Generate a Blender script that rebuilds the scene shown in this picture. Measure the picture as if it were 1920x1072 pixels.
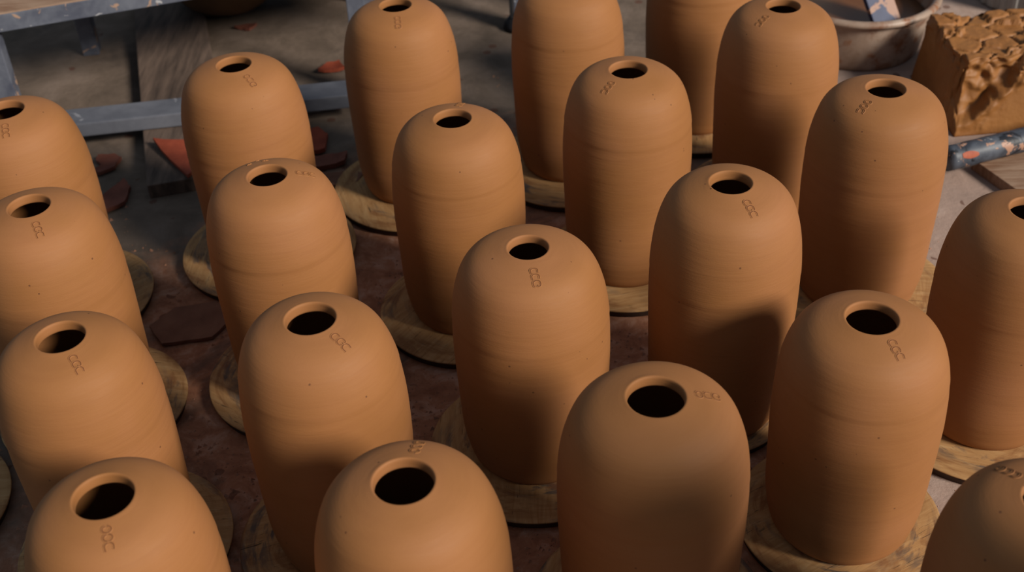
import bpy, bmesh, math, random
from mathutils import Vector, Matrix, noise

# ------------------------------------------------------------------ clearing
for o in list(bpy.data.objects):
    bpy.data.objects.remove(o, do_unlink=True)
scene = bpy.context.scene
COL = scene.collection
PI = math.pi

# ------------------------------------------------------------------ camera
PITCH, ROLL = math.radians(37.671), math.radians(-2.978)
cam_d = bpy.data.cameras.new('camera')
cam = bpy.data.objects.new('camera', cam_d)
COL.objects.link(cam)
fw = Vector((0, math.cos(PITCH), -math.sin(PITCH)))
rt0 = Vector((1, 0, 0))
up0 = rt0.cross(fw)
rt = rt0 * math.cos(ROLL) + up0 * math.sin(ROLL)
up = -rt0 * math.sin(ROLL) + up0 * math.cos(ROLL)
M = Matrix((rt, up, -fw)).transposed().to_4x4()
M.translation = Vector((0, 0, 1.285))
cam.matrix_world = M
cam_d.sensor_width = 36.0
cam_d.lens = 2343.6 / 1920 * 36
cam_d.clip_start, cam_d.clip_end = 0.05, 100
cam_d.dof.use_dof = True
cam_d.dof.focus_distance = 1.62
cam_d.dof.aperture_fstop = 5.6
scene.camera = cam

# ------------------------------------------------------------------ light and exposure
SUN_AZ, SUN_EL = math.radians(52), math.radians(32)      # azimuth from the camera side (-y) towards +x
world = bpy.data.worlds.new('workshop_world')
scene.world = world
world.use_nodes = True
bg = world.node_tree.nodes['Background']
bg.inputs['Color'].default_value = (0.64, 0.80, 1.0, 1)
bg.inputs['Strength'].default_value = 0.25
sun_d = bpy.data.lights.new('daylight', 'SUN')
sun_d.energy = 4.9
sun_d.angle = math.radians(15)
sun_d.color = (1.0, 0.93, 0.83)
sun = bpy.data.objects.new('daylight', sun_d)
COL.objects.link(sun)
sdir = Vector((math.sin(SUN_AZ) * math.cos(SUN_EL), -math.cos(SUN_AZ) * math.cos(SUN_EL), math.sin(SUN_EL)))
sun.rotation_euler = sdir.to_track_quat('Z', 'Y').to_euler()
sun.location = sdir * 6
vs = scene.view_settings
vs.view_transform = 'Standard'
vs.look = 'None'
vs.gamma = 1.0
vs.exposure = 0.0
vs.use_curve_mapping = False


# ------------------------------------------------------------------ helpers
ALBEDO = 0.55                # everything in the workshop is matt and fairly dark


def s2l(c):
    return tuple(ALBEDO * (v / 255 / 12.92 if v / 255 <= 0.04045 else ((v / 255 + 0.055) / 1.055) ** 2.4) for v in c) + (1,)


class NT:
    """small wrapper for building a node material"""
    def __init__(self, name):
        self.m = bpy.data.materials.new(name)
        self.m.use_nodes = True
        self.t = self.m.node_tree
        self.b = self.t.nodes['Principled BSDF']

    def n(self, kind, **kw):
        nd = self.t.nodes.new(kind)
        for k, v in kw.items():
            setattr(nd, k, v)
        return nd

    def l(self, a, b):
        self.t.links.new(a, b)

    def val(self, sock, v):
        if isinstance(v, bpy.types.NodeSocket):
            self.l(v, sock)
        else:
            sock.default_value = v

    def math(self, op, a, b=0.0, clamp=False):
        nd = self.n('ShaderNodeMath', operation=op, use_clamp=clamp)
        self.val(nd.inputs[0], a)
        self.val(nd.inputs[1], b)
        return nd.outputs[0]

    def coords(self, which='Object'):
        return self.n('ShaderNodeTexCoord').outputs[which]

    def mapping(self, vec, scale=(1, 1, 1), loc=(0, 0, 0), rot=(0, 0, 0)):
        nd = self.n('ShaderNodeMapping')
        self.l(vec, nd.inputs['Vector'])
        nd.inputs['Scale'].default_value = scale
        self.val(nd.inputs['Location'], loc)
        nd.inputs['Rotation'].default_value = rot
        return nd.outputs[0]

    def noise(self, vec, scale=5, detail=4, rough=0.55, dist=0.0):
        nd = self.n('ShaderNodeTexNoise')
        self.l(vec, nd.inputs['Vector'])
        nd.inputs['Scale'].default_value = scale
        nd.inputs['Detail'].default_value = detail
        nd.inputs['Roughness'].default_value = rough
        nd.inputs['Distortion'].default_value = dist
        return nd.outputs['Fac']

    def voronoi(self, vec, scale=5, feature='F1', out='Distance'):
        nd = self.n('ShaderNodeTexVoronoi', feature=feature)
        self.l(vec, nd.inputs['Vector'])
        nd.inputs['Scale'].default_value = scale
        return nd.outputs[out]

    def ramp(self, fac, stops, interp='LINEAR'):
        nd = self.n('ShaderNodeValToRGB')
        nd.color_ramp.interpolation = interp
        e = nd.color_ramp.elements
        while len(e) < len(stops):
            e.new(0.5)
        for el, (p, c) in zip(e, stops):
            el.position = p
            el.color = c if isinstance(c, tuple) else (c, c, c, 1)
        self.l(fac, nd.inputs[0])
        return nd.outputs[0]

    def mix(self, fac, a, b, blend='MIX'):
        nd = self.n('ShaderNodeMix', data_type='RGBA', blend_type=blend)
        self.val(nd.inputs[0], fac)
        self.val(nd.inputs[6], a)
        self.val(nd.inputs[7], b)
        return nd.outputs[2]

    def bump(self, height, strength=0.3, dist=0.01, normal=None):
        nd = self.n('ShaderNodeBump')
        nd.inputs['Strength'].default_value = strength
        nd.inputs['Distance'].default_value = dist
        self.l(height, nd.inputs['Height'])
        if normal:
            self.l(normal, nd.inputs['Normal'])
        return nd.outputs[0]

    def done(self, color, rough=0.7, normal=None, spec=0.25, metal=0.0):
        self.val(self.b.inputs['Base Color'], color)
        self.val(self.b.inputs['Roughness'], rough)
        self.b.inputs['Specular IOR Level'].default_value = spec
        self.b.inputs['Metallic'].default_value = metal
        if normal:
            self.l(normal, self.b.inputs['Normal'])
        return self.m


def obj(name, bm, mats, parent=None, smooth=True):
    me = bpy.data.meshes.new(name)
    bm.normal_update()
    bm.to_mesh(me)
    bm.free()
    if not isinstance(mats, (list, tuple)):
        mats = [mats]
    for m in mats:
        me.materials.append(m)
    if smooth:
        for p in me.polygons:
            p.use_smooth = True
    o = bpy.data.objects.new(name, me)
    COL.objects.link(o)
    if parent is not None:
        o.parent = parent
    return o


def tag(o, label=None, cat=None, group=None, kind=None):
    if label:
        o['label'] = label
    if cat:
        o['category'] = cat
    if group:
        o['group'] = group
    if kind:
        o['kind'] = kind
    return o


def empty(name, loc, rz=0.0):
    o = bpy.data.objects.new(name, None)
    o.empty_display_size = 0.05
    COL.objects.link(o)
    o.location = loc
    o.rotation_euler = (0, 0, rz)
    return o


def add_box(bm, size, mat=None, bevel=0.0, seg=2):
    """box of full size (sx,sy,sz) moved by the matrix mat, edges bevelled"""
    r = bmesh.ops.create_cube(bm, size=1.0)
    vs_ = r['verts']
    bmesh.ops.scale(bm, vec=size, verts=vs_)
    if bevel > 0:
        es = list({e for v in vs_ for e in v.link_edges})
        r2 = bmesh.ops.bevel(bm, geom=es, offset=bevel, segments=seg, profile=0.6, affect='EDGES')
        vs_ = list({v for f in r2['faces'] for v in f.verts} | {v for v in vs_ if v.is_valid})
    if mat is not None:
        # the bevelled island is everything connected to vs_
        seen, stack = set(vs_), list(vs_)
        while stack:
            v = stack.pop()
            for e in v.link_edges:
                w = e.other_vert(v)
                if w not in seen:
                    seen.add(w)
                    stack.append(w)
        bmesh.ops.transform(bm, matrix=mat, verts=list(seen))


def frame(origin, xdir, zdir=Vector((0, 0, 1))):
    x = Vector(xdir).normalized()
    y = zdir.cross(x).normalized()
    z = x.cross(y)
    m = Matrix((x, y, z)).transposed().to_4x4()
    m.translation = Vector(origin)
    return m


def lathe(bm, prof, seg=96, closed=False, wob=None):
    """revolve a list of (r, z); r == 0 makes a pole"""
    rings = []
    for i, (r, z) in enumerate(prof):
        if r < 1e-6:
            rings.append([bm.verts.new((0, 0, z))])
        else:
            ring = []
            for k in range(seg):
                a = 2 * PI * k / seg
                rr = r + (wob(a, i, r, z) if wob else 0)
                ring.append(bm.verts.new((rr * math.cos(a), rr * math.sin(a), z)))
            rings.append(ring)
    for a, b in zip(rings, rings[1:]):
        for k in range(seg):
            k2 = (k + 1) % seg
            if len(a) == 1 and len(b) == 1:
                continue
            if len(a) == 1:
                bm.faces.new((a[0], b[k2], b[k]))
            elif len(b) == 1:
                bm.faces.new((a[k], a[k2], b[0]))
            else:
                bm.faces.new((a[k], a[k2], b[k2], b[k]))
    return rings


def add_tube(bm, pts, radii, seg=24, cap=True):
    rings = []
    n = len(pts)
    for i, p in enumerate(pts):
        p = Vector(p)
        d = (Vector(pts[min(i + 1, n - 1)]) - Vector(pts[max(i - 1, 0)])).normalized()
        a = d.orthogonal().normalized() if i == 0 else (rings_a - d * rings_a.dot(d)).normalized()
        rings_a = a
        b = d.cross(a)
        rr = radii[i] if isinstance(radii, (list, tuple)) else radii
        rings.append([bm.verts.new(p + (a * math.cos(2 * PI * k / seg) + b * math.sin(2 * PI * k / seg)) * rr) for k in range(seg)])
    for r0, r1 in zip(rings, rings[1:]):
        for k in range(seg):
            k2 = (k + 1) % seg
            bm.faces.new((r0[k], r0[k2], r1[k2], r1[k]))
    if cap:
        bm.faces.new(list(reversed(rings[0])))
        bm.faces.new(rings[-1])
    return rings


def spline(K, n):
    """natural cubic spline through points K (list of 2-tuples), n samples per span"""
    m = len(K)
    d = [0.0]
    for a, b in zip(K, K[1:]):
        d.append(d[-1] + math.hypot(a[0] - b[0], a[1] - b[1]))
    h = [d[i + 1] - d[i] for i in range(m - 1)]
    res = []
    Ms = []
    for c in (0, 1):
        y = [k[c] for k in K]
        al = [0.0] * m
        l = [1.0] * m
        mu = [0.0] * m
        zz = [0.0] * m
        for i in range(1, m - 1):
            al[i] = 6 * ((y[i + 1] - y[i]) / h[i] - (y[i] - y[i - 1]) / h[i - 1])
            l[i] = 2 * (h[i] + h[i - 1]) - h[i - 1] * mu[i - 1]
            mu[i] = h[i] / l[i]
            zz[i] = (al[i] - h[i - 1] * zz[i - 1]) / l[i]
        mm = [0.0] * m
        for i in range(m - 2, 0, -1):
            mm[i] = zz[i] - mu[i] * mm[i + 1]
        Ms.append(mm)
    for i in range(m - 1):
        for q in range(n):
            x = q / n * h[i]
            a = h[i] - x
            pt = []
            for c in (0, 1):
                mm = Ms[c]
                pt.append(mm[i] * a ** 3 / (6 * h[i]) + mm[i + 1] * x ** 3 / (6 * h[i])
                          + (K[i][c] / h[i] - mm[i] * h[i] / 6) * a + (K[i + 1][c] / h[i] - mm[i + 1] * h[i] / 6) * x)
            res.append(tuple(pt))
    res.append(tuple(K[-1]))
    return res


# ------------------------------------------------------------------ materials
def mat_clay():
    t = NT('leather_hard_clay')
    oc = t.coords('Object')
    info = t.n('ShaderNodeObjectInfo')
    comb = t.n('ShaderNodeCombineXYZ')
    for i in range(3):
        t.val(comb.inputs[i], t.math('MULTIPLY', info.outputs['Random'], 7.3 + 3 * i))
    add = t.n('ShaderNodeVectorMath', operation='ADD')
    t.l(oc, add.inputs[0])
    t.l(comb.outputs[0], add.inputs[1])
    v = add.outputs[0]
    big = t.noise(v, 9, 3, 0.5)
    col = t.ramp(big, [(0.3, s2l((184, 122, 66))), (0.5, s2l((189, 126, 72))), (0.72, s2l((193, 129, 79)))])
    ringv = t.mapping(v, (4, 4, 60))
    rings = t.noise(ringv, 1.6, 5, 0.6, 0.3)
    col = t.mix(t.math('MULTIPLY', t.math('ABSOLUTE', t.math('SUBTRACT', rings, 0.5)), 0.9), col, s2l((168, 106, 62)))
    # small pits and stray specks
    sp = t.voronoi(v, 62, 'F1')
    gate = t.noise(v, 34, 1, 0.5)
    speck = t.math('MULTIPLY', t.math('LESS_THAN', sp, 0.085), t.math('GREATER_THAN', gate, 0.60))
    col = t.mix(t.math('MULTIPLY', speck, 0.7), col, s2l((98, 58, 36)))
    fine = t.noise(v, 420, 3, 0.6)
    mid = t.noise(t.mapping(v, (3, 3, 22)), 9, 5, 0.65, 0.4)
    h = t.math('ADD', t.math('MULTIPLY', rings, 0.6), t.math('MULTIPLY', mid, 0.5))
    h = t.math('SUBTRACT', h, t.math('MULTIPLY', speck, 0.6))
    stri = t.noise(t.mapping(v, (2, 2, 260)), 1.2, 3, 0.7, 0.15)
    gate2 = t.ramp(t.noise(v, 7, 2, 0.5), [(0.42, 0.0), (0.62, 1.0)])
    amt = t.math('MULTIPLY', gate2, t.math('MULTIPLY', info.outputs['Random'], 0.9))
    h = t.math('ADD', h, t.math('MULTIPLY', t.math('MULTIPLY', stri, amt), 0.8))
    nrm = t.bump(h, 0.27, 0.0018)
    nrm = t.bump(fine, 0.12, 0.0006, nrm)
    return t.done(col, t.math('ADD', 0.62, t.math('MULTIPLY', mid, 0.2)), nrm, spec=0.35)


def mat_bat():
    t = NT('slip_stained_plywood')
    oc = t.coords('Object')
    info = t.n('ShaderNodeObjectInfo')
    comb = t.n('ShaderNodeCombineXYZ')
    for i in range(3):
        t.val(comb.inputs[i], t.math('MULTIPLY', info.outputs['Random'], 3.1 + 2 * i))
    add = t.n('ShaderNodeVectorMath', operation='ADD')
    t.l(oc, add.inputs[0])
    t.l(comb.outputs[0], add.inputs[1])
    v = add.outputs[0]
    sep = t.n('ShaderNodeSeparateXYZ')
    t.l(oc, sep.inputs[0])
    x, y = sep.outputs[0], sep.outputs[1]
    r = t.math('SQRT', t.math('ADD', t.math('MULTIPLY', x, x), t.math('MULTIPLY', y, y)))
    cx = t.math('DIVIDE', x, r)
    cy = t.math('DIVIDE', y, r)
    pol = t.n('ShaderNodeCombineXYZ')
    t.val(pol.inputs[0], t.math('ADD', t.math('MULTIPLY', r, 55), t.math('MULTIPLY', info.outputs['Random'], 40)))
    t.val(pol.inputs[1], t.math('MULTIPLY', cx, 1.3))
    t.val(pol.inputs[2], t.math('MULTIPLY', cy, 1.3))
    grain = t.noise(t.mapping(v, (4, 30, 4)), 4, 5, 0.6, 0.8)
    col = t.ramp(grain, [(0.25, s2l((190, 138, 86))), (0.55, s2l((216, 166, 110))), (0.8, s2l((232, 190, 136)))])
    smear = t.noise(pol.outputs[0], 1.0, 5, 0.65, 0.5)
    patch = t.noise(v, 11, 3, 0.6)
    fac = t.math('MULTIPLY', t.ramp(smear, [(0.50, 0.0), (0.60, 1.0)]), t.ramp(patch, [(0.38, 0.0), (0.6, 0.9)]))
    col = t.mix(fac, col, s2l((104, 94, 90)))
    smear2 = t.noise(t.mapping(pol.outputs[0], (0.7, 1, 1), (9, 3, 1)), 1.0, 4, 0.6, 0.8)
    col = t.mix(t.math('MULTIPLY', t.ramp(smear2, [(0.52, 0.0), (0.64, 1.0)]), 0.6), col, s2l((150, 92, 52)))
    streak = t.noise(t.mapping(v, (6, 70, 6)), 4, 4, 0.6, 0.5)
    col = t.mix(t.ramp(streak, [(0.63, 0.0), (0.69, 0.8)]), col, s2l((70, 52, 42)))
    nrm = t.bump(t.math('ADD', grain, t.math('MULTIPLY', smear, 0.6)), 0.25, 0.002)
    return t.done(col, 0.72, nrm, spec=0.2)


def mat_simple(name, c1, c2, scale=20, rough=0.7, bump=0.2, bdist=0.002, stretch=(1, 1, 1), spec=0.25, metal=0.0, detail=5):
    t = NT(name)
    v = t.mapping(t.coords('Object'), stretch)
    f = t.noise(v, scale, detail, 0.6, 0.2)
    col = t.ramp(f, [(0.3, s2l(c1)), (0.7, s2l(c2))])
    f2 = t.noise(v, scale * 7, 3, 0.6)
    return t.done(col, rough, t.bump(t.math('ADD', f, t.math('MULTIPLY', f2, 0.4)), bump, bdist), spec, metal)


def mat_painted(name, base, base2, chips, rough=0.5, scale=14, soft=0.02, spec=0.4):
    """chipped and spattered paint: base colour with islands of the colours in chips"""
    t = NT(name)
    v = t.coords('Object')
    f = t.noise(v, scale, 5, 0.65, 0.3)
    col = t.ramp(f, [(0.35, s2l(base)), (0.65, s2l(base2))])
    hgt = f
    for i, (c, th, sc) in enumerate(chips):
        g = t.noise(t.mapping(v, (1, 1, 1), (3.7 * i + 1.3, 2.1 * i, 5.9 * i)), sc, 4, 0.6, 0.6)
        m = t.ramp(g, [(th, 0.0), (th + soft, 1.0)])
        col = t.mix(m, col, s2l(c))
        hgt = t.math('ADD', hgt, t.math('MULTIPLY', m, 0.35))
    return t.done(col, rough, t.bump(hgt, 0.3, 0.002), spec)


def mat_floor():
    t = NT('clay_dusted_concrete')
    v = t.coords('Object')
    big = t.noise(v, 2.2, 4, 0.6, 0.3)
    med = t.noise(v, 9, 5, 0.65, 0.4)
    fine = t.noise(v, 70, 4, 0.7)
    col = t.ramp(med, [(0.25, s2l((104, 90, 78))), (0.5, s2l((134, 116, 102))), (0.75, s2l((158, 138, 124)))])
    # reddish trodden clay where the jars were made
    sep = t.n('ShaderNodeSeparateXYZ')
    t.l(v, sep.inputs[0])
    ax = t.math('SUBTRACT', sep.outputs[0], 0.0)
    ay = t.math('SUBTRACT', sep.outputs[1], -0.75)
    dist = t.math('SQRT', t.math('ADD', t.math('MULTIPLY', t.math('MULTIPLY', ax, ax), 1.5), t.math('MULTIPLY', ay, ay)))
    dn = t.math('ADD', dist, t.math('MULTIPLY', t.math('SUBTRACT', t.noise(v, 4, 5, 0.65, 0.5), 0.5), 0.7))
    red = t.ramp(dn, [(0.84, 1.0), (1.05, 0.0)])
    clayc = t.ramp(t.noise(v, 26, 5, 0.7, 0.5), [(0.3, s2l((160, 100, 72))), (0.5, s2l((198, 134, 100))), (0.72, s2l((232, 184, 158)))])
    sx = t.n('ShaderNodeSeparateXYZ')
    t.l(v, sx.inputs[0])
    pale = t.ramp(t.math('ADD', sx.outputs[0], t.math('MULTIPLY', t.math('SUBTRACT', t.noise(v, 3, 4, 0.6, 0.4), 0.5), 0.5)), [(0.38, 0.0), (0.62, 1.0)])  # paler colour towards the right of the floor, edge broken by noise
    pale_tone = t.ramp(med, [(0.25, s2l((184, 158, 144))), (0.5, s2l((204, 174, 158))), (0.75, s2l((218, 192, 178)))])
    col = t.mix(t.math('MULTIPLY', red, 0.9), col, clayc)
    col = t.mix(pale, col, pale_tone)
    # rust-red drips and dark grease
    drip = t.voronoi(t.mapping(v, (1, 1, 1)), 24, 'F1')
    gate = t.noise(v, 7, 2, 0.5)
    dm = t.math('MULTIPLY', t.math('LESS_THAN', t.math('ADD', drip, t.math('MULTIPLY', fine, 0.15)), 0.30), t.math('GREATER_THAN', gate, 0.56))
    col = t.mix(t.math('MULTIPLY', dm, 0.65), col, s2l((112, 68, 52)))
    grease = t.ramp(t.noise(v, 5.5, 5, 0.65, 0.8), [(0.56, 0.0), (0.68, 0.6)])
    col = t.mix(grease, col, s2l((98, 86, 78)))
    h = t.math('ADD', t.math('MULTIPLY', med, 0.7), t.math('MULTIPLY', fine, 0.5))
    return t.done(col, 0.85, t.bump(h, 0.5, 0.006), spec=0.15)


CLAY = mat_clay()
BAT = mat_bat()
BAT_EDGE = mat_simple('dark_bat_edge', (66, 50, 43), (104, 78, 62), 18, 0.85, stretch=(1, 1, 6))
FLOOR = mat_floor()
WOOD = mat_simple('grey_brown_board', (84, 70, 62), (136, 114, 100), 6, 0.8, 0.3, 0.003, (14, 1.5, 4))
WOOD_PALE = mat_simple('pale_worn_wood', (150, 110, 84), (200, 168, 142), 7, 0.75, 0.3, 0.003, (2, 12, 4))
STEEL = mat_painted('worn_grey_blue_steel', (106, 108, 118), (132, 134, 144), [((176, 176, 184), 0.70, 30)], 0.45, 10)
STEEL_CHIP = mat_painted('chipped_blue_grey_paint', (92, 96, 112), (134, 138, 150),
                         [((206, 168, 142), 0.625, 18), ((210, 208, 210), 0.67, 34), ((134, 82, 58), 0.66, 9)], 0.5, 12)
TERRA = mat_simple('fired_terracotta', (150, 66, 44), (184, 88, 60), 30, 0.75, 0.2, 0.001)
TERRA_DULL = mat_simple('dusty_terracotta', (122, 70, 54), (156, 92, 74), 30, 0.8, 0.2, 0.001)
MUD = mat_simple('dried_mud', (128, 84, 64), (160, 112, 88), 22, 0.9, 0.4, 0.004)
DARK_POT = mat_simple('olive_brown_clay', (104, 78, 54), (134, 100, 68), 10, 0.7, 0.2, 0.003)
BLOCK = mat_simple('wet_cut_clay', (168, 108, 52), (192, 130, 70), 16, 0.6, 0.45, 0.004, spec=0.35)
PLASTIC = mat_painted('clay_stained_shaded_plastic', (168, 138, 116), (214, 188, 168),
                      [((150, 98, 68), 0.53, 9), ((172, 116, 80), 0.54, 22), ((120, 78, 54), 0.58, 14)], 0.5, 8, 0.13)  # clay stains, deepened to paint in the shadow on the basin wall
SLIP = mat_simple('brown_slip', (120, 76, 46), (146, 96, 60), 8, 0.35, 0.1, 0.002, spec=0.5)
BLUE = mat_painted('spattered_blue_paint', (50, 60, 98), (76, 88, 126),
                   [((196, 150, 126), 0.60, 9), ((208, 208, 214), 0.67, 60), ((40, 46, 66), 0.66, 22)], 0.55, 16)
PIPE = mat_painted('spattered_slate_paint', (54, 58, 68), (104, 110, 122),
                   [((206, 156, 128), 0.585, 26), ((40, 42, 50), 0.58, 22), ((216, 212, 210), 0.68, 70)], 0.5, 18)
ORANGE = mat_simple('orange_paint_spot', (182, 84, 56), (206, 110, 76), 60, 0.6)
CHALK = mat_simple('pale_plaster_crust', (176, 160, 148), (206, 196, 186), 40, 0.8)
WHITE = mat_simple('dusty_white_plastic', (184, 178, 170), (212, 208, 202), 9, 0.5, 0.1, 0.001)
BLACK = mat_simple('black_rubber', (34, 34, 38), (52, 52, 56), 30, 0.6)

# ------------------------------------------------------------------ the setting
bm = bmesh.new()
bmesh.ops.create_grid(bm, x_segments=60, y_segments=60, size=4.0)
for v in bm.verts:
    v.co.z = 0
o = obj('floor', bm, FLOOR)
o.location = (0, 2.0, 0)
tag(o, 'bare concrete workshop floor dusted with reddish clay', 'floor', kind='structure')

# ------------------------------------------------------------------ jars on bats
S = 0.36                     # height of a jar
ZB = 0.016                   # thickness of a bat
PROFILE = [(0.230, 0.0), (0.243, 0.018), (0.256, 0.06), (0.268, 0.125), (0.2745, 0.2), (0.2791, 0.35), (0.2833, 0.5), (0.2832, 0.62),
           (0.2781, 0.72), (0.2679, 0.80), (0.2508, 0.87), (0.2227, 0.93), (0.1762, 0.97), (0.133, 0.9875), (0.0900, 1.0)]


def jar_bm(hr, seed):
    rnd = random.Random(seed)
    out = [(r * S, z * S) for r, z in spline(PROFILE, 9)]
    rh = 0.0854 * S * hr
    r_end = 0.0900 * S
    # bend the last stretch of the dome so that it meets this jar's own hole radius
    fixed = []
    for r, z in out:
        w = min(max((z / S - 0.955) / 0.045, 0), 1) ** 2
        fixed.append((r + w * (rh * 1.02 - r_end), z))
    # rounded lip, short vertical collar, then the hollow inside
    zt = S
    lip = [(rh - 0.0007, zt + 0.0004), (rh - 0.0018, zt + 0.0001), (rh - 0.0026, zt - 0.0010), (rh - 0.0030, zt - 0.0030),
           (rh - 0.0034, zt - 0.0105), (rh - 0.0030, zt - 0.0125), (rh + 0.004, zt - 0.0145)]
    inner = []
    for r, z in reversed(fixed[4:-8]):
        if z > zt - 0.016:
            continue
        inner.append((max(r - 0.0075, 0.01), z - 0.003))
    inner = [(r, max(z, 0.010)) for r, z in inner]
    prof = [(0.0, 0.0), (0.06, 0.0)] + fixed + lip + inner + [(0.05, 0.009), (0.0, 0.009)]
    ph = [rnd.uniform(0, 6.28) for _ in range(8)]
    fr = [rnd.uniform(90, 150), rnd.uniform(220, 330), rnd.uniform(420, 560)]
    am = [rnd.uniform(0.00004, 0.00010), rnd.uniform(0.00002, 0.00005), rnd.uniform(0.00001, 0.00003)]
    step_z = rnd.uniform(0.62, 0.8) * S
    n_out = 2 + len(fixed)

    def wob(a, i, r, z):
        if i < 3 or i >= n_out - 2:
            return 0.0
        w = 0.0
        zz = z + 0.0016 * math.sin(a + ph[6])           # rings left by the turning hand are never level
        for k in range(3):
            w += am[k] * math.sin(fr[k] * zz + ph[k])
        w += 0.0006 * math.sin(2 * a + ph[3]) + 0.0003 * math.sin(3 * a + ph[4] + 8 * z)
        w += 0.00034 * math.tanh((zz - step_z) / 0.0012)   # faint step where the rib stopped
        return w
    bm = bmesh.new()
    lathe(bm, prof, 112, wob=wob)
    bmesh.ops.recalc_face_normals(bm, faces=bm.faces)
    dome = [(r, z, i + 2) for i, (r, z) in enumerate(fixed) if z > 0.6 * S]

    def surface(x, y):
        """height of this jar's dome above the point x, y"""
        a, rad = math.atan2(y, x), math.hypot(x, y)
        prev = None
        for r, z, i in dome:
            rr = r + wob(a, i, r, z)
            if prev and rr <= rad <= prev[0]:
                f = (prev[0] - rad) / max(prev[0] - rr, 1e-9)
                return prev[1] + (z - prev[1]) * f
            prev = (rr, z)
        return dome[-1][1]
    return bm, surface


def glyph(shape, n=12):
    """open letter-like arches; u runs away from the hole, v across"""
    pts = []
    if shape == 'arch':
        pts = [(1.0, -0.5), (0.45, -0.55)]
        pts += [(0.42 - 0.45 * math.sin(a), -0.55 * math.cos(a)) for a in [PI * k / n for k in range(n + 1)]]
        pts += [(0.62, 0.55), (0.9, 0.5)]
    elif shape == 'hook':
        pts = [(0.98, -0.30), (0.9, -0.52), (0.45, -0.55)]
        pts += [(0.42 - 0.42 * math.sin(a), -0.55 * math.cos(a)) for a in [PI * k / n for k in range(n + 1)]]
        pts += [(0.7, 0.56), (0.95, 0.48), (1.02, 0.2), (0.86, -0.02)]
    elif shape == 'loop':
        pts = [(0.5 - 0.5 * math.cos(a) * 0.95, 0.55 * math.sin(a)) for a in [0.25 + 2 * PI * k / 18 * 0.93 for k in range(19)]]
    return pts


def mark_bm(kind, seed, surf):
    rnd = random.Random(seed)
    bm = bmesh.new()
    seqs = {'a': ['arch', 'arch', 'hook'], 'b': ['arch', 'hook', 'arch'], 'c': ['loop', 'arch', 'hook'], 'd': ['loop', 'loop', 'arch']}[kind]
    u0, step, gh, gw = 0.0405, 0.0088, 0.0074, 0.0082
    for q, sname in enumerate(seqs):
        pts = glyph(sname)
        jit = rnd.uniform(-0.0004, 0.0004)
        path = []
        for u, v in pts:
            path.append((u0 + q * step + u * gh, v * gw + jit))
        prof = [(-0.0017, -0.0003), (-0.0011, 0.00065), (-0.0005, 0.00006), (0.0005, 0.00006), (0.0011, 0.00065), (0.0017, -0.0003)]
        rows = []
        n = len(path)
        for i, (u, v) in enumerate(path):
            a, b = path[max(i - 1, 0)], path[min(i + 1, n - 1)]
            tx, ty = b[0] - a[0], b[1] - a[1]
            L = math.hypot(tx, ty) or 1
            nx, ny = -ty / L, tx / L
            row = []
            fade = 0.35 if i in (0, n - 1) else 1.0
            for off, hh in prof:
                x, y = u + nx * off, v + ny * off
                rad = math.hypot(x, y)
                z = surf(x, y)
                z2 = surf(x * (1 + 0.001 / rad), y * (1 + 0.001 / rad))
                sl = (z - z2) / 0.001
                nl = math.hypot(1, sl)
                hh = hh * fade + 0.00025
                row.append(bm.verts.new((x + x / rad * hh * sl / nl, y + y / rad * hh * sl / nl, z + hh / nl)))
            rows.append(row)
        for r0, r1 in zip(rows, rows[1:]):
            for k in range(len(prof) - 1):
                f = bm.faces.new((r0[k], r0[k + 1], r1[k + 1], r1[k]))
                f.material_index = 1 if k == 2 else 0
    bmesh.ops.recalc_face_normals(bm, faces=bm.faces)
    for f in bm.faces:
        if f.normal.z < 0:
            f.normal_flip()
    return bm


MARK_LINE = mat_simple('pressed_clay_line', (112, 66, 38), (134, 80, 48), 60, 0.8)

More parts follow.
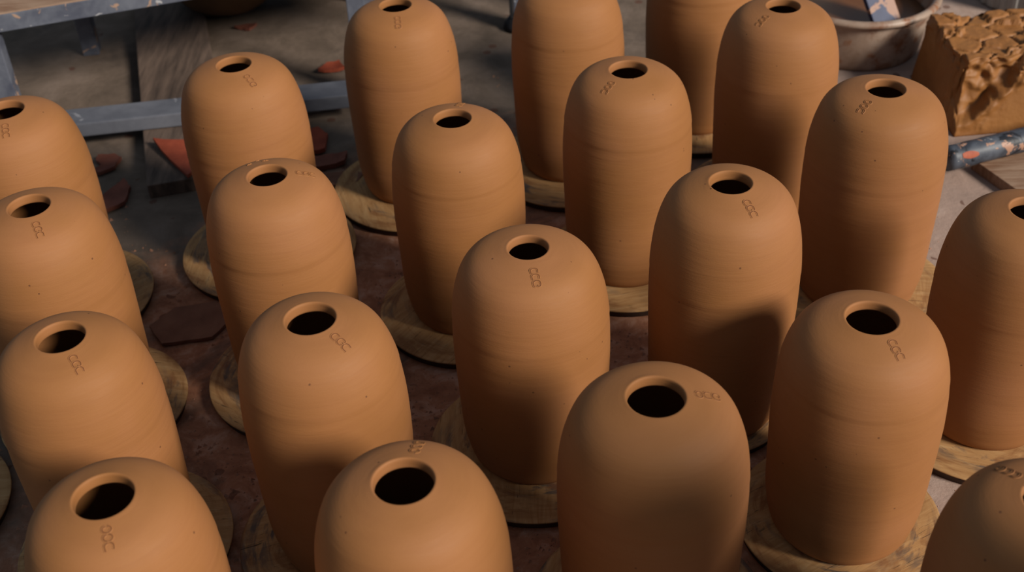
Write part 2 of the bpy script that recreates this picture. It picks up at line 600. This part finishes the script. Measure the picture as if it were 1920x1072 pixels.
# x, y, height, girth, hole, angle of the maker's mark (deg), kind of mark; bat: radius and how far it sits off the jar's axis
JARS = [
    (-0.7510, 1.6786, 0.995, 1.005, 1.009, 286, 'b', 0.404, (0, 0), 'clay jar cut by left picture edge, furthest back of the leftmost column'),
    (-0.4208, 1.7912, 0.991, 0.996, 0.953, 305, 'c', 0.42, (0, 0), 'clay jar standing in front of the grey steel rail, hiding half the triangular red shard'),
    (-0.1731, 1.9793, 0.989, 0.983, 0.961, 276, 'a', 0.412, (0.0, -0.035), 'clay jar hiding the right end of the grey rail, hole at the top edge'),
    (0.1218, 2.0296, 0.997, 0.995, 1.0, 120, 'a', 0.412, (0, -0.04), 'tall clay jar with its hole cropped off at top centre, beside the black-footed leg'),
    (1.06 * S, 6.04 * S, 1.0, 1.0, 1.0, 100, 'a', 0.41, (0, 0), 'clay jar mostly in shadow at the very back, its hole cropped off'),
    (0.4663, 1.8808, 1.013, 1.007, 0.945, 221, 'd', 0.403, (0, 0), 'clay jar in front of the stained white basin, its hole at the top edge'),
    (0.1945, 1.7070, 0.99, 1.013, 0.987, 230, 'd', 0.398, (0.0, -0.01), 'clay jar with a thick collar in its hole, before the tall top-cropped centre jar'),
    (0.5584, 1.5981, 1.006, 1.02, 0.964, 223, 'd', 0.415, (0, 0), 'clay jar with bold turning rings touching the tip of the spattered blue pipe'),
    (0.6651, 1.2946, 0.969, 0.99, 0.981, 60, 'a', 0.408, (0, 0), 'clay jar halved by the right edge, before the pale board under the pipe'),
    (-0.0743, 1.6033, 0.963, 0.998, 0.961, 79, 'c', 0.395, (0.0, -0.02), 'clay jar with a stepped ring line around its shoulder and mark behind its hole'),
    (-0.3262, 1.4535, 0.998, 0.98, 0.966, 10, 'b', 0.405, (0, 0), 'clay jar with a crumbly mark right of its hole and bits on its back rim'),
    (0.2870, 1.3399, 1.065, 0.998, 0.955, 288, 'b', 0.317, (-0.015, 0.02), 'clay jar directly right of the center jar, its mark below right of the hole'),
    (-0.6394, 1.4083, 0.997, 0.988, 0.986, 296, 'b', 0.386, (0, 0), 'second jar from the back of the leftmost column, left side cropped'),
    (0.0226, 1.2781, 0.951, 1.025, 0.897, 277, 'a', 0.42, (0.0, -0.007), 'clay jar at the picture center with a small hole and mark straight below it'),
    (-0.2339, 1.1233, 1.027, 0.991, 1.041, 315, 'b', 0.40, (0, 0), 'clay jar with a slanting mark right of its hole, behind the front centre jar'),
    (0.4147, 1.1105, 0.938, 1.011, 1.046, 286, 'b', 0.372, (0, 0), 'short clay jar seen whole down to its slip-streaked bat, lower right'),
    (-0.5259, 1.1271, 0.996, 0.956, 1.04, 303, 'b', 0.392, (-0.015, 0.0), 'clay jar of the leftmost column with crisp mark, directly behind the lowest left one'),
    (0.1471, 0.9776, 0.987, 1.059, 1.05, 4, 'c', 0.415, (0.0, -0.01), 'broad clay jar with a diagonal shadow across its belly, at the bottom'),
    (-0.1175, 0.8667, 1.008, 1.014, 1.073, 78, 'c', 0.365, (0, 0), 'clay jar cropped by the bottom edge with its mark behind the hole'),
    (-0.4189, 0.8734, 0.99, 0.977, 1.095, 286, 'd', 0.37, (0, 0), 'clay jar in the bottom left corner with a ladder-like mark'),
    (0.5051, 0.8012, 0.997, 1.0, 1.007, 120, 'a', 0.40, (0, 0), 'clay jar filling the bottom right corner, only its shadowed left half in view'),
]
BAT_LABELS = [
    'round plywood bat under the back jar of the leftmost column',
    'round plywood bat under the jar in front of the grey rail',
    'round yellowish bat under the jar that hides the rail end',
    'round yellowish bat under the tall top-cropped centre jar',
    'round bat whose pale edge shows between two shaded back jars',
    'round bat under the jar in front of the stained basin',
    'round streaky bat under the thick-collared jar, seen between two jars',
    'round swirl-grained bat under the jar touching the blue pipe',
    'round split-edged bat under the jar halved by the right edge',
    'round dark-smeared bat under the jar with the stepped shoulder ring',
    'round bat under the jar with the crumbly mark',
    'small round streaky bat under the jar directly right of the center jar',
    'round bat peeking out right of the second leftmost-column jar',
    'round smooth tan bat under the jar at the picture center',
    'round shadowed bat left of the jar with the slanting mark',
    'round slip-streaked bat seen around the base of the short lower right jar',
    'round shadowed bat peeking out right of the crisp-marked leftmost-column jar',
    'round bat under the broad jar with the diagonal shadow',
    'round bat under the jar cropped by the bottom edge',
    'round bat under the jar in the bottom left corner',
    'round bat under the jar in the bottom right corner',
]


def bat_bm(radius):
    bm = bmesh.new()
    t = ZB
    R = radius
    prof = [(0.0, 0.0), (R - 0.006, 0.0), (R - 0.0042, 0.0012), (R - 0.0010, t - 0.0032), (R, t - 0.0020), (R - 0.0003, t - 0.0006),
            (R - 0.0014, t), (R * 0.94, t), (R * 0.8, t), (0.0, t)]
    rg = lathe(bm, prof, 96)
    bmesh.ops.recalc_face_normals(bm, faces=bm.faces)
    for f in bm.faces:
        c = f.calc_center_median()
        if 0.001 < c.z < t - 0.0024 and math.hypot(c.x, c.y) > R * 0.9:
            f.material_index = 1
    return bm


rnd = random.Random(5)
for i, (x, y, hs, rs, hr, ang, kind, br, off, lab) in enumerate(JARS):
    jbm, surface = jar_bm(hr, 100 + i)
    j = obj('clay_jar', jbm, CLAY)
    j.location = (x, y, ZB)
    j.rotation_euler = (0, 0, math.radians(ang))
    j.scale = (rs, rs, hs)
    tag(j, lab, 'jar', 'unfired clay jars on bats')
    m = obj('maker_mark', mark_bm(kind, i, surface), [CLAY, MARK_LINE], j)
    if i == 10:                                       # dried bits clinging behind the hole
        for wa, rad, ln in ((128, 0.050, 0.006), (101, 0.047, 0.007), (112, 0.058, 0.004)):
            la = math.radians(wa - ang)
            px, py = rad * math.cos(la), rad * math.sin(la)
            bm = bmesh.new()
            for q in range(5):
                r_ = bmesh.ops.create_icosphere(bm, subdivisions=1, radius=0.0011 + 0.0005 * (q % 2))
                f = (q - 2) / 4 * ln
                bmesh.ops.translate(bm, verts=r_['verts'], vec=(px - f * math.sin(la), py + f * math.cos(la), surface(px - f * math.sin(la), py + f * math.cos(la)) + 0.0003))
            obj('clay_bit', bm, CLAY, j)['label'] = 'dried crumbly bit of clay'
    b = obj('wooden_bat', bat_bm(br * S), [BAT, BAT_EDGE])
    b.location = (x + off[0] * S, y + off[1] * S, 0)
    b.rotation_euler = (0, 0, rnd.uniform(0, 6.28))
    tag(b, BAT_LABELS[i], 'bat', 'round bats under the jars')
b = obj('wooden_bat', bat_bm(0.40 * S), [BAT, BAT_EDGE])
b.location = (-2.385 * S, 3.36 * S, 0)
tag(b, 'round bat with only a dark sliver showing at the left edge', 'bat', 'round bats under the jars')


# ------------------------------------------------------------------ low steel bench with a plank top
bench = tag(empty('work_bench', (-0.96, 2.237, 0)), 'low bench with a worn plank top on a chipped blue-grey steel frame', 'bench')
ZT = 0.24
e_dir = Vector((0.342, 0.102, 0)).normalized()        # along the front edge of the top
n_dir = Vector((-e_dir.y, e_dir.x, 0))                # towards the back


def bench_part(name, size, center, xdir, mat, bevel=0.002, zdir=Vector((0, 0, 1))):
    bm = bmesh.new()
    add_box(bm, size, frame(Vector(center) - Vector((-0.96, 2.237, 0)), xdir, zdir), bevel)
    return obj(name, bm, mat, bench, smooth=False)


LFT = Vector((-1.02, 2.219, 0))
bench_part('frame_rail', (1.0, 0.004, 0.034), LFT + e_dir * 0.5 + Vector((0, 0, ZT + 0.017)), e_dir, STEEL_CHIP, 0.0012)
tp = bench_part('tabletop', (0.98, 0.42, 0.026), LFT + e_dir * 0.5 + n_dir * 0.216 + Vector((0, 0, ZT + 0.021)), e_dir, WOOD_PALE, 0.003)
r_dir = Vector((0.563, 0.065, 0)).normalized()
r_n = Vector((-r_dir.y, r_dir.x, 0))
bench_part('stretcher', (0.66, 0.066, 0.030), Vector((-0.958, 2.203, 0.0455)) + r_dir * 0.33, r_dir, STEEL, 0.003)
bench_part('leg', (0.036, 0.036, ZT), (-0.985, 2.245, ZT / 2), r_dir, STEEL_CHIP, 0.002)
bench_part('leg', (0.036, 0.036, ZT), (-0.285, 2.345, ZT / 2), r_dir, STEEL_CHIP, 0.002)
bench_part('leg', (0.036, 0.036, ZT), Vector((-0.93, 2.62, ZT / 2)), r_dir, STEEL_CHIP, 0.002)
bench_part('leg', (0.036, 0.036, ZT), Vector((-0.31, 2.81, ZT / 2)), r_dir, STEEL_CHIP, 0.002)

# board on the floor under the stretcher
u = Vector((-0.233, 0.973, 0)).normalized()
nrm = Vector((u.y, -u.x, 0))
bm = bmesh.new()
add_box(bm, (1.15, 0.16, 0.029), frame(Vector((-0.674, 1.991, 0.0145)) + u * 0.575 + nrm * 0.08, u), 0.002)
tag(obj('floor_board', bm, WOOD, smooth=False), 'grey-brown board lying on the floor beneath the steel rail', 'board')


# ------------------------------------------------------------------ broken terracotta
def shard_bm(outline, thick, curve, seed, n=3):
    """curved potsherd: an outline in the plane, bent over a cylinder of radius 'curve'"""
    rnd = random.Random(seed)
    bm = bmesh.new()
    pts = []
    for a, b in zip(outline, outline[1:] + outline[:1]):
        for k in range(4):
            f = k / 4
            pts.append((a[0] + (b[0] - a[0]) * f + rnd.uniform(-1, 1) * 0.0012, a[1] + (b[1] - a[1]) * f + rnd.uniform(-1, 1) * 0.0012))
    cx = sum(p[0] for p in pts) / len(pts)
    cy = sum(p[1] for p in pts) / len(pts)

    def lay(dz):
        rows = []
        for s_ in (1.0, 0.66, 0.33):
            rows.append([bm.verts.new((cx + (p[0] - cx) * s_, cy + (p[1] - cy) * s_, dz)) for p in pts])
        c = bm.verts.new((cx, cy, dz))
        return rows, c
    top, ct = lay(thick)
    bot, cb = lay(0)
    m = len(pts)
    for rows, c, flip in ((top, ct, False), (bot, cb, True)):
        for r0, r1 in zip(rows, rows[1:]):
            for k in range(m):
                q = (r0[k], r0[(k + 1) % m], r1[(k + 1) % m], r1[k])
                bm.faces.new(q[::-1] if flip else q)
        for k in range(m):
            q = (rows[-1][k], rows[-1][(k + 1) % m], c)
            bm.faces.new(q[::-1] if flip else q)
    for k in range(m):
        bm.faces.new((top[0][(k + 1) % m], top[0][k], bot[0][k], bot[0][(k + 1) % m]))
    for v in bm.verts:
        x = v.co.x - cx
        v.co.z += curve * x * x + 0.6 * curve * (v.co.y - cy) ** 2
    zmin = min(v.co.z for v in bm.verts)
    for v in bm.verts:
        v.co.z -= zmin
    bmesh.ops.recalc_face_normals(bm, faces=bm.faces)
    return bm


SH = [
    # outline around the local origin, location, spin, thickness, bend, material, label, name
    ([(-0.055, 0.060), (0.035, 0.064), (0.06, -0.02), (0.035, -0.075)], (-0.632, 2.075, 0.0295), 0.0, 0.007, 1.6, TERRA,
     'bright red triangular pottery shard on the board, half behind a jar'),
    ([(-0.025, 0.034), (0.004, 0.045), (0.026, 0.034), (0.028, 0.0), (0.010, -0.028), (-0.012, -0.022), (-0.004, 0.008), (-0.02, 0.016)], (-0.790, 2.105, 0.0005), -0.25, 0.007, 5.0, TERRA_DULL,
     'curved dull red shard on the pale floor left of the board'),
    ([(-0.05, -0.035), (-0.012, 0.02), (0.018, 0.048), (0.03, 0.02), (0.022, -0.03), (-0.01, -0.05)], (-0.742, 1.995, 0.0005), 0.15, 0.008, 4.0, TERRA_DULL,
     'pointed dull red shard on the floor below the curved shard'),
    ([(-0.03, 0.05), (0.01, 0.06), (0.028, 0.03), (0.022, -0.03), (-0.02, -0.04)], (-0.378, 2.145, 0.0005), 0.1, 0.009, 4.0, TERRA,
     'upright-looking red shard below the rail between two jars'),
    ([(-0.05, 0.016), (0.0, 0.022), (0.042, 0.012), (0.03, -0.018), (-0.03, -0.022)], (-0.345, 2.080, 0.0005), 0.2, 0.010, 4.0, TERRA_DULL,
     'narrow shadowed shard in front of the upright-looking shard'),
    ([(-0.045, 0.02), (0.02, 0.026), (0.05, 0.005), (0.036, -0.022), (-0.04, -0.02)], (-0.318, 2.008, 0.0005), 0.05, 0.012, 3.0, MUD,
     'dark flat shard on the floor nearest the yellowish bat'),
    ([(-0.025, -0.012), (-0.004, 0.024), (0.022, 0.026), (0.034, -0.012)], (-0.374, 2.468, 0.0005), 0.1, 0.008, 6.0, TERRA,
     'small red shard lying just behind the steel rail'),
    ([(-0.022, -0.008), (0.0, 0.012), (0.026, 0.014), (0.016, -0.014)], (-0.592, 2.70, 0.0005), -0.2, 0.006, 6.0, TERRA_DULL,
     'small brown shard on the floor in front of the round pots'),
    ([(-0.07, 0.012), (-0.03, 0.05), (0.04, 0.05), (0.075, 0.01), (0.03, -0.045), (-0.05, -0.04)], (-0.525, 1.600, 0.0005), 0.2, 0.006, 0.6, MUD,
     'flat dark slab of dried mud on the floor between two columns of jars'),
]
for k, (out, loc, rz, th, cv, mt, lab) in enumerate(SH):
    o = obj('mud_slab' if mt is MUD and k == 8 else 'pottery_shard', shard_bm(out, th, cv, 40 + k), mt, smooth=False)
    o.location = loc
    o.rotation_euler = (0, 0, rz)
    tag(o, lab, 'shard', 'broken shards on the floor')


# ------------------------------------------------------------------ two round-bottomed pots at the back left
def round_pot(loc, R, lab, seed):
    bm = bmesh.new()
    prof = [(0, 0), (0.03, 0.0)]
    for k in range(1, 22):
        a = -PI / 2 + (PI * 0.80) * k / 21
        prof.append((R * max(math.cos(a), 0.02) + 0.012, R * 0.82 * (1 + math.sin(a))))
    top = prof[-1]
    prof += [(top[0] - 0.002, top[1] + 0.012), (top[0] + 0.006, top[1] + 0.022), (top[0] - 0.002, top[1] + 0.026), (top[0] - 0.010, top[1] + 0.010)]
    for k in range(18, 2, -1):
        prof.append((max(prof[2 + k - 1][0] - 0.010, 0.01), prof[2 + k - 1][1] + 0.006))
    prof.append((0, 0.012))
    r_ = random.Random(seed)
    p0 = r_.uniform(0, 6)
    lathe(bm, prof, 72, wob=lambda a, i, r, z: 0.0025 * math.sin(2 * a + p0) + 0.0012 * math.sin(5 * a + p0) if r > 0.03 else 0)
    bmesh.ops.recalc_face_normals(bm, faces=bm.faces)
    o = obj('round_pot', bm, DARK_POT)
    o.location = loc
    tag(o, lab, 'pot', 'dark round pots at the back')


round_pot((-0.640, 2.815, 0), 0.118, 'dark brown round-bottomed pot at the top edge, nearer the bench', 1)
round_pot((-0.415, 2.915, 0), 0.100, 'lighter round-bottomed pot right of the dark brown one', 2)

# ------------------------------------------------------------------ stand leg with black foot behind the tall jar
st = tag(empty('metal_stand', (0.045, 2.63, 0)), 'blue-grey metal stand with a black foot, mostly behind a tall jar', 'stand')
for lx, ly in ((0, 0), (0.17, 0.02), (-0.01, 0.22), (0.17, 0.24)):
    bm = bmesh.new()
    add_box(bm, (0.042, 0.03, 0.50), frame((lx + 0.012, ly, 0.28), (1, 0, 0)), 0.003)
    leg = obj('leg', bm, STEEL_CHIP, st, smooth=False)
    bm = bmesh.new()
    add_box(bm, (0.008, 0.034, 0.50), frame((lx - 0.014, ly, 0.281), (1, 0, 0)), 0.002)
    obj('edge_strip', bm, BLACK, leg, smooth=False)
    bm = bmesh.new()
    lathe(bm, [(0, 0), (0.030, 0), (0.034, 0.004), (0.032, 0.014), (0.020, 0.030), (0, 0.032)], 32)
    bmesh.ops.translate(bm, verts=bm.verts, vec=(lx, ly, 0))
    obj('foot', bm, BLACK, leg)
bm = bmesh.new()
add_box(bm, (0.28, 0.31, 0.02), frame((0.085, 0.12, 0.54), (1, 0, 0)), 0.004)
obj('top_plate', bm, STEEL_CHIP, st, smooth=False)

# ------------------------------------------------------------------ clay-stained basin with slip and a blue paddle
BX, BY = 0.775, 2.475
basin = tag(empty('plastic_basin', (BX, BY, 0)), 'white plastic basin stained with clay, standing behind the back jar', 'basin')
bm = bmesh.new()
H = 0.122
prof = [(0, 0.004), (0.118, 0.004), (0.124, 0.0), (0.134, 0.0), (0.138, 0.006)]
for k in range(1, 12):
    f = k / 11
    prof.append((0.138 + 0.018 * f ** 0.9, 0.006 + (H - 0.022) * f))
prof += [(0.158, H - 0.012)]
for k in range(18, 2, -1):
    f = (k - 2) / 16
    prof.append((0.134 + 0.018 * f ** 0.9, 0.010 + (H - 0.014) * f))
prof += [(0.09, 0.009), (0, 0.009)]
lathe(bm, prof, 96)
bmesh.ops.recalc_face_normals(bm, faces=bm.faces)
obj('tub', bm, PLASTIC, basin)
bm = bmesh.new()
rings = []
NS = 96
for k in range(NS):
    a = 2 * PI * k / NS
    c = Vector((math.cos(a), math.sin(a), 0))
    ctr = c * 0.161 + Vector((0, 0, H - 0.004))
    ring = []
    for q in range(12):
        b_ = 2 * PI * q / 12
        ring.append(bm.verts.new(ctr + c * math.cos(b_) * 0.0095 + Vector((0, 0, 1)) * math.sin(b_) * 0.0078))
    rings.append(ring)
for k in range(NS):
    r0, r1 = rings[k], rings[(k + 1) % NS]
    for q in range(12):
        bm.faces.new((r0[q], r1[q], r1[(q + 1) % 12], r0[(q + 1) % 12]))
bmesh.ops.recalc_face_normals(bm, faces=bm.faces)
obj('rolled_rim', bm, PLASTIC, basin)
bm = bmesh.new()
lathe(bm, [(0, 0.074), (0.06, 0.0742), (0.12, 0.0738), (0.1435, 0.0745), (0.1435, 0.0715), (0, 0.0715)], 64,
      wob=lambda a, i, r, z: 0.001 * math.sin(4 * a))
bmesh.ops.recalc_face_normals(bm, faces=bm.faces)
so = obj('liquid_slip', bm, SLIP)
so.location = (BX, BY, 0)
tag(so, 'brown liquid clay slip filling the white basin', 'slip')

pd = tag(empty('stirring_paddle', (0.82, 2.40, 0.075)), 'blue paint-spattered paddle leaning in the white basin', 'paddle')
zax = Vector((-0.30, 0.55, 0.80)).normalized()
side = Vector((0.93, 0.36, 0)).normalized()
side = (side - zax * side.dot(zax)).normalized()
bm = bmesh.new()
add_box(bm, (0.066, 0.012, 0.22), frame(zax * 0.114, side, zax), 0.002)
obj('blade', bm, BLUE, pd, smooth=False)
bm = bmesh.new()
add_tube(bm, [zax * 0.18, zax * 0.30, zax * 0.42], [0.012, 0.013, 0.014], 20)
obj('handle', bm, WOOD_PALE, pd)

# ------------------------------------------------------------------ torn block of clay
bm = bmesh.new()
NX, NY, NZ = 120, 84, 60
LX, LY, LZ = 0.40, 0.235, 0.155


def clay_pt(fx, fy, fz, face):
    x, y, z = fx * LX, fy * LY, fz * LZ
    p = Vector((x, y, z))
    # the block leans and narrows a little towards the top
    x += 0.018 * fz * (1 - fx) - 0.010 * fz * fx
    y += 0.022 * fz * (1 - fy)
    z *= 1.0 - 0.10 * (fx - 0.2) * 0.5
    q = p * 17
    rid = 1 - abs(noise.noise(q + Vector((3.1, 7.7, 1.3)))) * 2
    crag = noise.fractal(p * 24 + Vector((11, 5, 2)), 0.8, 2.1, 5)
    lump = noise.noise(p * 9 + Vector((1, 2, 9)))
    top_w = max(0.0, (fz - 0.55) / 0.45)
    # torn surface on the top and over the front-left edge, wire-cut smooth lower down
    edge_l = max(0.0, 1 - fx / 0.22) * max(0.0, 1 - fy / 0.5)
    torn = max(top_w, edge_l * 0.85)
    d = Vector((0, 0, 0))
    vd = noise.voronoi(Vector((p.x * 13, p.y * 15, p.z * 8)) + Vector((0.16 * crag, 0.3 * lump, 2.2)))[0]
    crack = math.exp(-((vd[1] - vd[0]) / 0.055) ** 2) * (0.5 + 0.5 * max(0, noise.noise(p * 21)))
    terr = math.floor((lump * 0.5 + 0.5) * 3.2 + 0.25 * crag + 0.5 * vd[0]) / 3.2
    dz = -0.030 * (1 - terr) + 0.0026 * crag - 0.019 * crack
    if face == 'top':
        d.z = dz
        d.x = 0.004 * crag
    elif face in ('front', 'left'):
        nn = Vector((0, -1, 0)) if face == 'front' else Vector((-1, 0, 0))
        d += nn * (torn * (0.008 * crag - 0.012 * crack) + 0.004 * lump)
        d.z = top_w * top_w * dz
    else:
        d.z = top_w * top_w * dz
    # piece pulled away from the front corner, leaving a ragged lip
    s = fx - (0.0 + 0.42 * fz) + 0.10 * noise.noise(p * 22 + Vector((4, 4, 4))) + 0.05 * crag
    deep = max(0.0, min(1.0, -s / 0.07)) * max(0.0, 1 - fy / 0.34) * min(1, fz * 3)
    deep = deep * deep * (3 - 2 * deep)
    d += Vector((0.30, 0.95, 0)) * deep * (0.036 + 0.012 * noise.noise(p * 40) + 0.008 * crag)
    lip = math.exp(-((s - 0.03) / 0.03) ** 2) * max(0.0, 1 - fy / 0.2) * (0.4 + 0.6 * fz) * min(1, fz * 4)
    d += Vector((-0.3, -0.9, 0.3)) * lip * 0.010 * (0.5 + noise.noise(p * 55))
    return Vector((x, y, max(z, 0))) + d * (1 if fz > 0.02 else 0.15)


def patch(fn, nu, nv):
    g = [[bm.verts.new(fn(i / nu, j / nv)) for j in range(nv + 1)] for i in range(nu + 1)]
    for i in range(nu):
        for j in range(nv):
            bm.faces.new((g[i][j], g[i + 1][j], g[i + 1][j + 1], g[i][j + 1]))


def blend(fx, fy, fz):
    """one displacement field for all faces so the shell stays closed"""
    ws = {'top': max(0, fz - 0.90) * 10 if fz < 1 else 1.0}
    wt = max(0.0, min(1.0, (fz - 0.86) / 0.14))
    pt = clay_pt(fx, fy, fz, 'top')
    pf = clay_pt(fx, fy, fz, 'front')
    pl = clay_pt(fx, fy, fz, 'left')
    wf = max(0.0, 1 - fy / 0.12)
    wl = max(0.0, 1 - fx / 0.10)
    base = clay_pt(fx, fy, fz, 'back')
    p = base
    tot = wf + wl
    if tot > 0:
        side_p = (pf * wf + pl * wl) / tot
        p = base.lerp(side_p, min(tot, 1))
    return p.lerp(pt, wt)


patch(lambda a, b: blend(a, b, 1.0), NX, NY)
patch(lambda a, b: blend(a, 0.0, b), NX, NZ)
patch(lambda a, b: blend(a, 1.0, b), NX, NZ)
patch(lambda a, b: blend(0.0, a, b), NY, NZ)
patch(lambda a, b: blend(1.0, a, b), NY, NZ)
patch(lambda a, b: blend(a, b, 0.0), NX, NY)
bmesh.ops.remove_doubles(bm, verts=bm.verts, dist=0.0003)
bmesh.ops.recalc_face_normals(bm, faces=bm.faces)
zmin = min(v.co.z for v in bm.verts)
for v in bm.verts:
    v.co.z -= zmin
blk = obj('clay_block', bm, BLOCK)
blk.location = (0.868, 2.062, 0)
blk.rotation_euler = (0, 0, math.radians(4))
tag(blk, 'big torn block of wet brown clay standing beside the basin', 'clay block')

# ------------------------------------------------------------------ pale board and spattered pipe at the right
u = Vector((-0.373, 0.928, 0)).normalized()
nrm = Vector((u.y, -u.x, 0))
bm = bmesh.new()
add_box(bm, (0.36, 0.22, 0.022), frame(Vector((0.912, 1.828, 0.011)) + u * (-0.05) + nrm * 0.11, u), 0.0015)
tag(obj('wooden_board', bm, WOOD_PALE, smooth=False), 'pale worn board on the floor under the spattered pipe', 'board')
PA, PB = Vector((0.800, 1.9155, 0.0455)), Vector((1.198, 2.046, 0.0455))
pipe = tag(empty('paint_roller_pole', PA), 'slate blue pole spattered with paint, resting on the pale board', 'pole')
d = (PB - PA)
bm = bmesh.new()
npt = 40
add_tube(bm, [d * (k / npt) for k in range(npt + 1)], [0.0228 + 0.0004 * math.sin(k * 1.7) for k in range(npt + 1)], 32)
obj('shaft', bm, PIPE, pipe)
bm = bmesh.new()
dn = d.normalized()
sd = dn.cross(Vector((0, 0, 1))).normalized()
rows = []
for k in range(14):
    s_ = 0.012 + 0.055 * k / 13
    row = []
    for q in range(6):
        a = math.radians(-62 + 5 * q * (1 - 0.5 * abs(k / 13 - 0.3)))
        row.append(bm.verts.new(dn * s_ + (sd * math.cos(a) + Vector((0, 0, 1)) * math.sin(a)) * 0.0238))
    rows.append(row)
for r0, r1 in zip(rows, rows[1:]):
    for q in range(5):
        bm.faces.new((r0[q], r0[q + 1], r1[q + 1], r1[q]))
bmesh.ops.solidify(bm, geom=bm.faces[:], thickness=0.002)
obj('plaster_crust', bm, CHALK, pipe)['label'] = 'pale crust along the underside'
bm = bmesh.new()
rows = []
for k in range(10):
    f = k / 9
    s_ = 0.020 + 0.034 * f
    hw = 17 * math.sin(PI * (0.1 + 0.85 * f)) ** 0.6
    row = []
    for q in range(7):
        a = math.radians(34 + hw * (q / 6 - 0.5) * 2 - 8 * f)
        row.append(bm.verts.new(dn * s_ + (sd * math.cos(a) + Vector((0, 0, 1)) * math.sin(a)) * 0.0236))
    rows.append(row)
for r0, r1 in zip(rows, rows[1:]):
    for q in range(6):
        bm.faces.new((r0[q], r0[q + 1], r1[q + 1], r1[q]))
obj('paint_blot', bm, ORANGE, pipe)['label'] = 'orange paint blot'

# ------------------------------------------------------------------ ribbed white tub at the back right
bm = bmesh.new()
NS = 120
prof = [(0, 0), (0.125, 0), (0.130, 0.005), (0.138, 0.16), (0.140, 0.20), (0.146, 0.204), (0.146, 0.214), (0.136, 0.214), (0.132, 0.2), (0.124, 0.01), (0, 0.01)]
lathe(bm, prof, NS, wob=lambda a, i, r, z: 0.0028 * (1 if math.sin(30 * a) > 0 else -1) if i in (2, 3) else 0)
bmesh.ops.recalc_face_normals(bm, faces=bm.faces)
tub = obj('ribbed_tub', bm, WHITE, smooth=False)
tub.location = (1.235, 2.665, 0)
tag(tub, 'white ribbed plastic tub behind the clay block in the top right corner', 'tub')

# ------------------------------------------------------------------ stool and jar added out of view to cast shadow on the broad jar
SX, SY = 1.622 * S, 1.426 * S
SEAT = 0.345
stool = tag(empty('added_shadow_stool', (SX, SY, 0)), 'unseen wooden stool added at the bottom right to raise a shadow-casting jar', 'stool')
bm = bmesh.new()
lathe(bm, [(0, SEAT - 0.03), (0.088, SEAT - 0.03), (0.094, SEAT - 0.024), (0.094, SEAT - 0.005), (0.089, SEAT), (0, SEAT)], 64)
bmesh.ops.recalc_face_normals(bm, faces=bm.faces)
obj('seat', bm, WOOD_PALE, stool)
for k in range(4):
    a = PI / 4 + k * PI / 2
    c, s_ = math.cos(a), math.sin(a)
    bm = bmesh.new()
    add_tube(bm, [(0.10 * c, 0.10 * s_, 0), (0.085 * c, 0.085 * s_, 0.22), (0.068 * c, 0.068 * s_, SEAT - 0.028)], [0.012, 0.016, 0.015], 16)
    obj('leg', bm, WOOD_PALE, stool)
for k in range(4):
    a, a2 = PI / 4 + k * PI / 2, PI / 4 + (k + 1) * PI / 2
    zz = 0.16 + 0.03 * (k % 2)
    bm = bmesh.new()
    add_tube(bm, [(0.088 * math.cos(a), 0.088 * math.sin(a), zz), (0.088 * math.cos(a2), 0.088 * math.sin(a2), zz)], 0.009, 12)
    obj('stretcher', bm, WOOD_PALE, stool)
j = obj('clay_jar', jar_bm(1.0, 170)[0], CLAY)
j.location = (SX, SY, SEAT)
j.scale = (1.26, 1.26, 1.03)  # unseen jar, widened so its shadow covers the broad front jar
tag(j, 'unseen wide clay jar added on the stool to shade the broad front jar', 'jar')

# ------------------------------------------------------------------ crumbs of dried clay trodden into the floor
rnd = random.Random(11)
bm = bmesh.new()
bats = [(-2.385 * S, 3.36 * S, 0.40 * S), (SX, SY, 0.16)] + [(x + off[0] * S, y + off[1] * S, br * S) for (x, y, hs, rs, hr, ang, kind, br, off, lab) in JARS]
cnt = 0
while cnt < 2600:
    x, y = rnd.gauss(-0.05, 0.45), rnd.gauss(1.25, 0.45)
    if y < 0.5 or x > 0.78 or any((x - a) ** 2 + (y - b_) ** 2 < (r + 0.006) ** 2 for a, b_, r in bats) or (y > 1.97 and x < -0.2):
        continue
    if noise.noise(Vector((x * 7, y * 7, 3.3))) < -0.05:
        continue
    cnt += 1
    r = 0.001 + 0.0038 * rnd.random() ** 3
    c = Vector((x, y, r * 0.35))
    vsx = []
    for dx, dy, dz in ((1, 0, 0), (-0.5, 0.87, 0), (-0.5, -0.87, 0)):
        vsx.append(bm.verts.new(c + Vector((dx * rnd.uniform(0.7, 1.4), dy * rnd.uniform(0.7, 1.4), -0.35)) * r))
    tpv = bm.verts.new(c + Vector((rnd.uniform(-0.3, 0.3), rnd.uniform(-0.3, 0.3), rnd.uniform(0.5, 0.9))) * r)
    for k in range(3):
        bm.faces.new((vsx[k], vsx[(k + 1) % 3], tpv))
cr = obj('clay_crumbs', bm, mat_simple('clay_crumb', (186, 126, 96), (226, 172, 142), 40, 0.9), smooth=False)
tag(cr, 'crumbs of dried clay scattered on the floor between the jars', 'clay crumbs', kind='stuff')
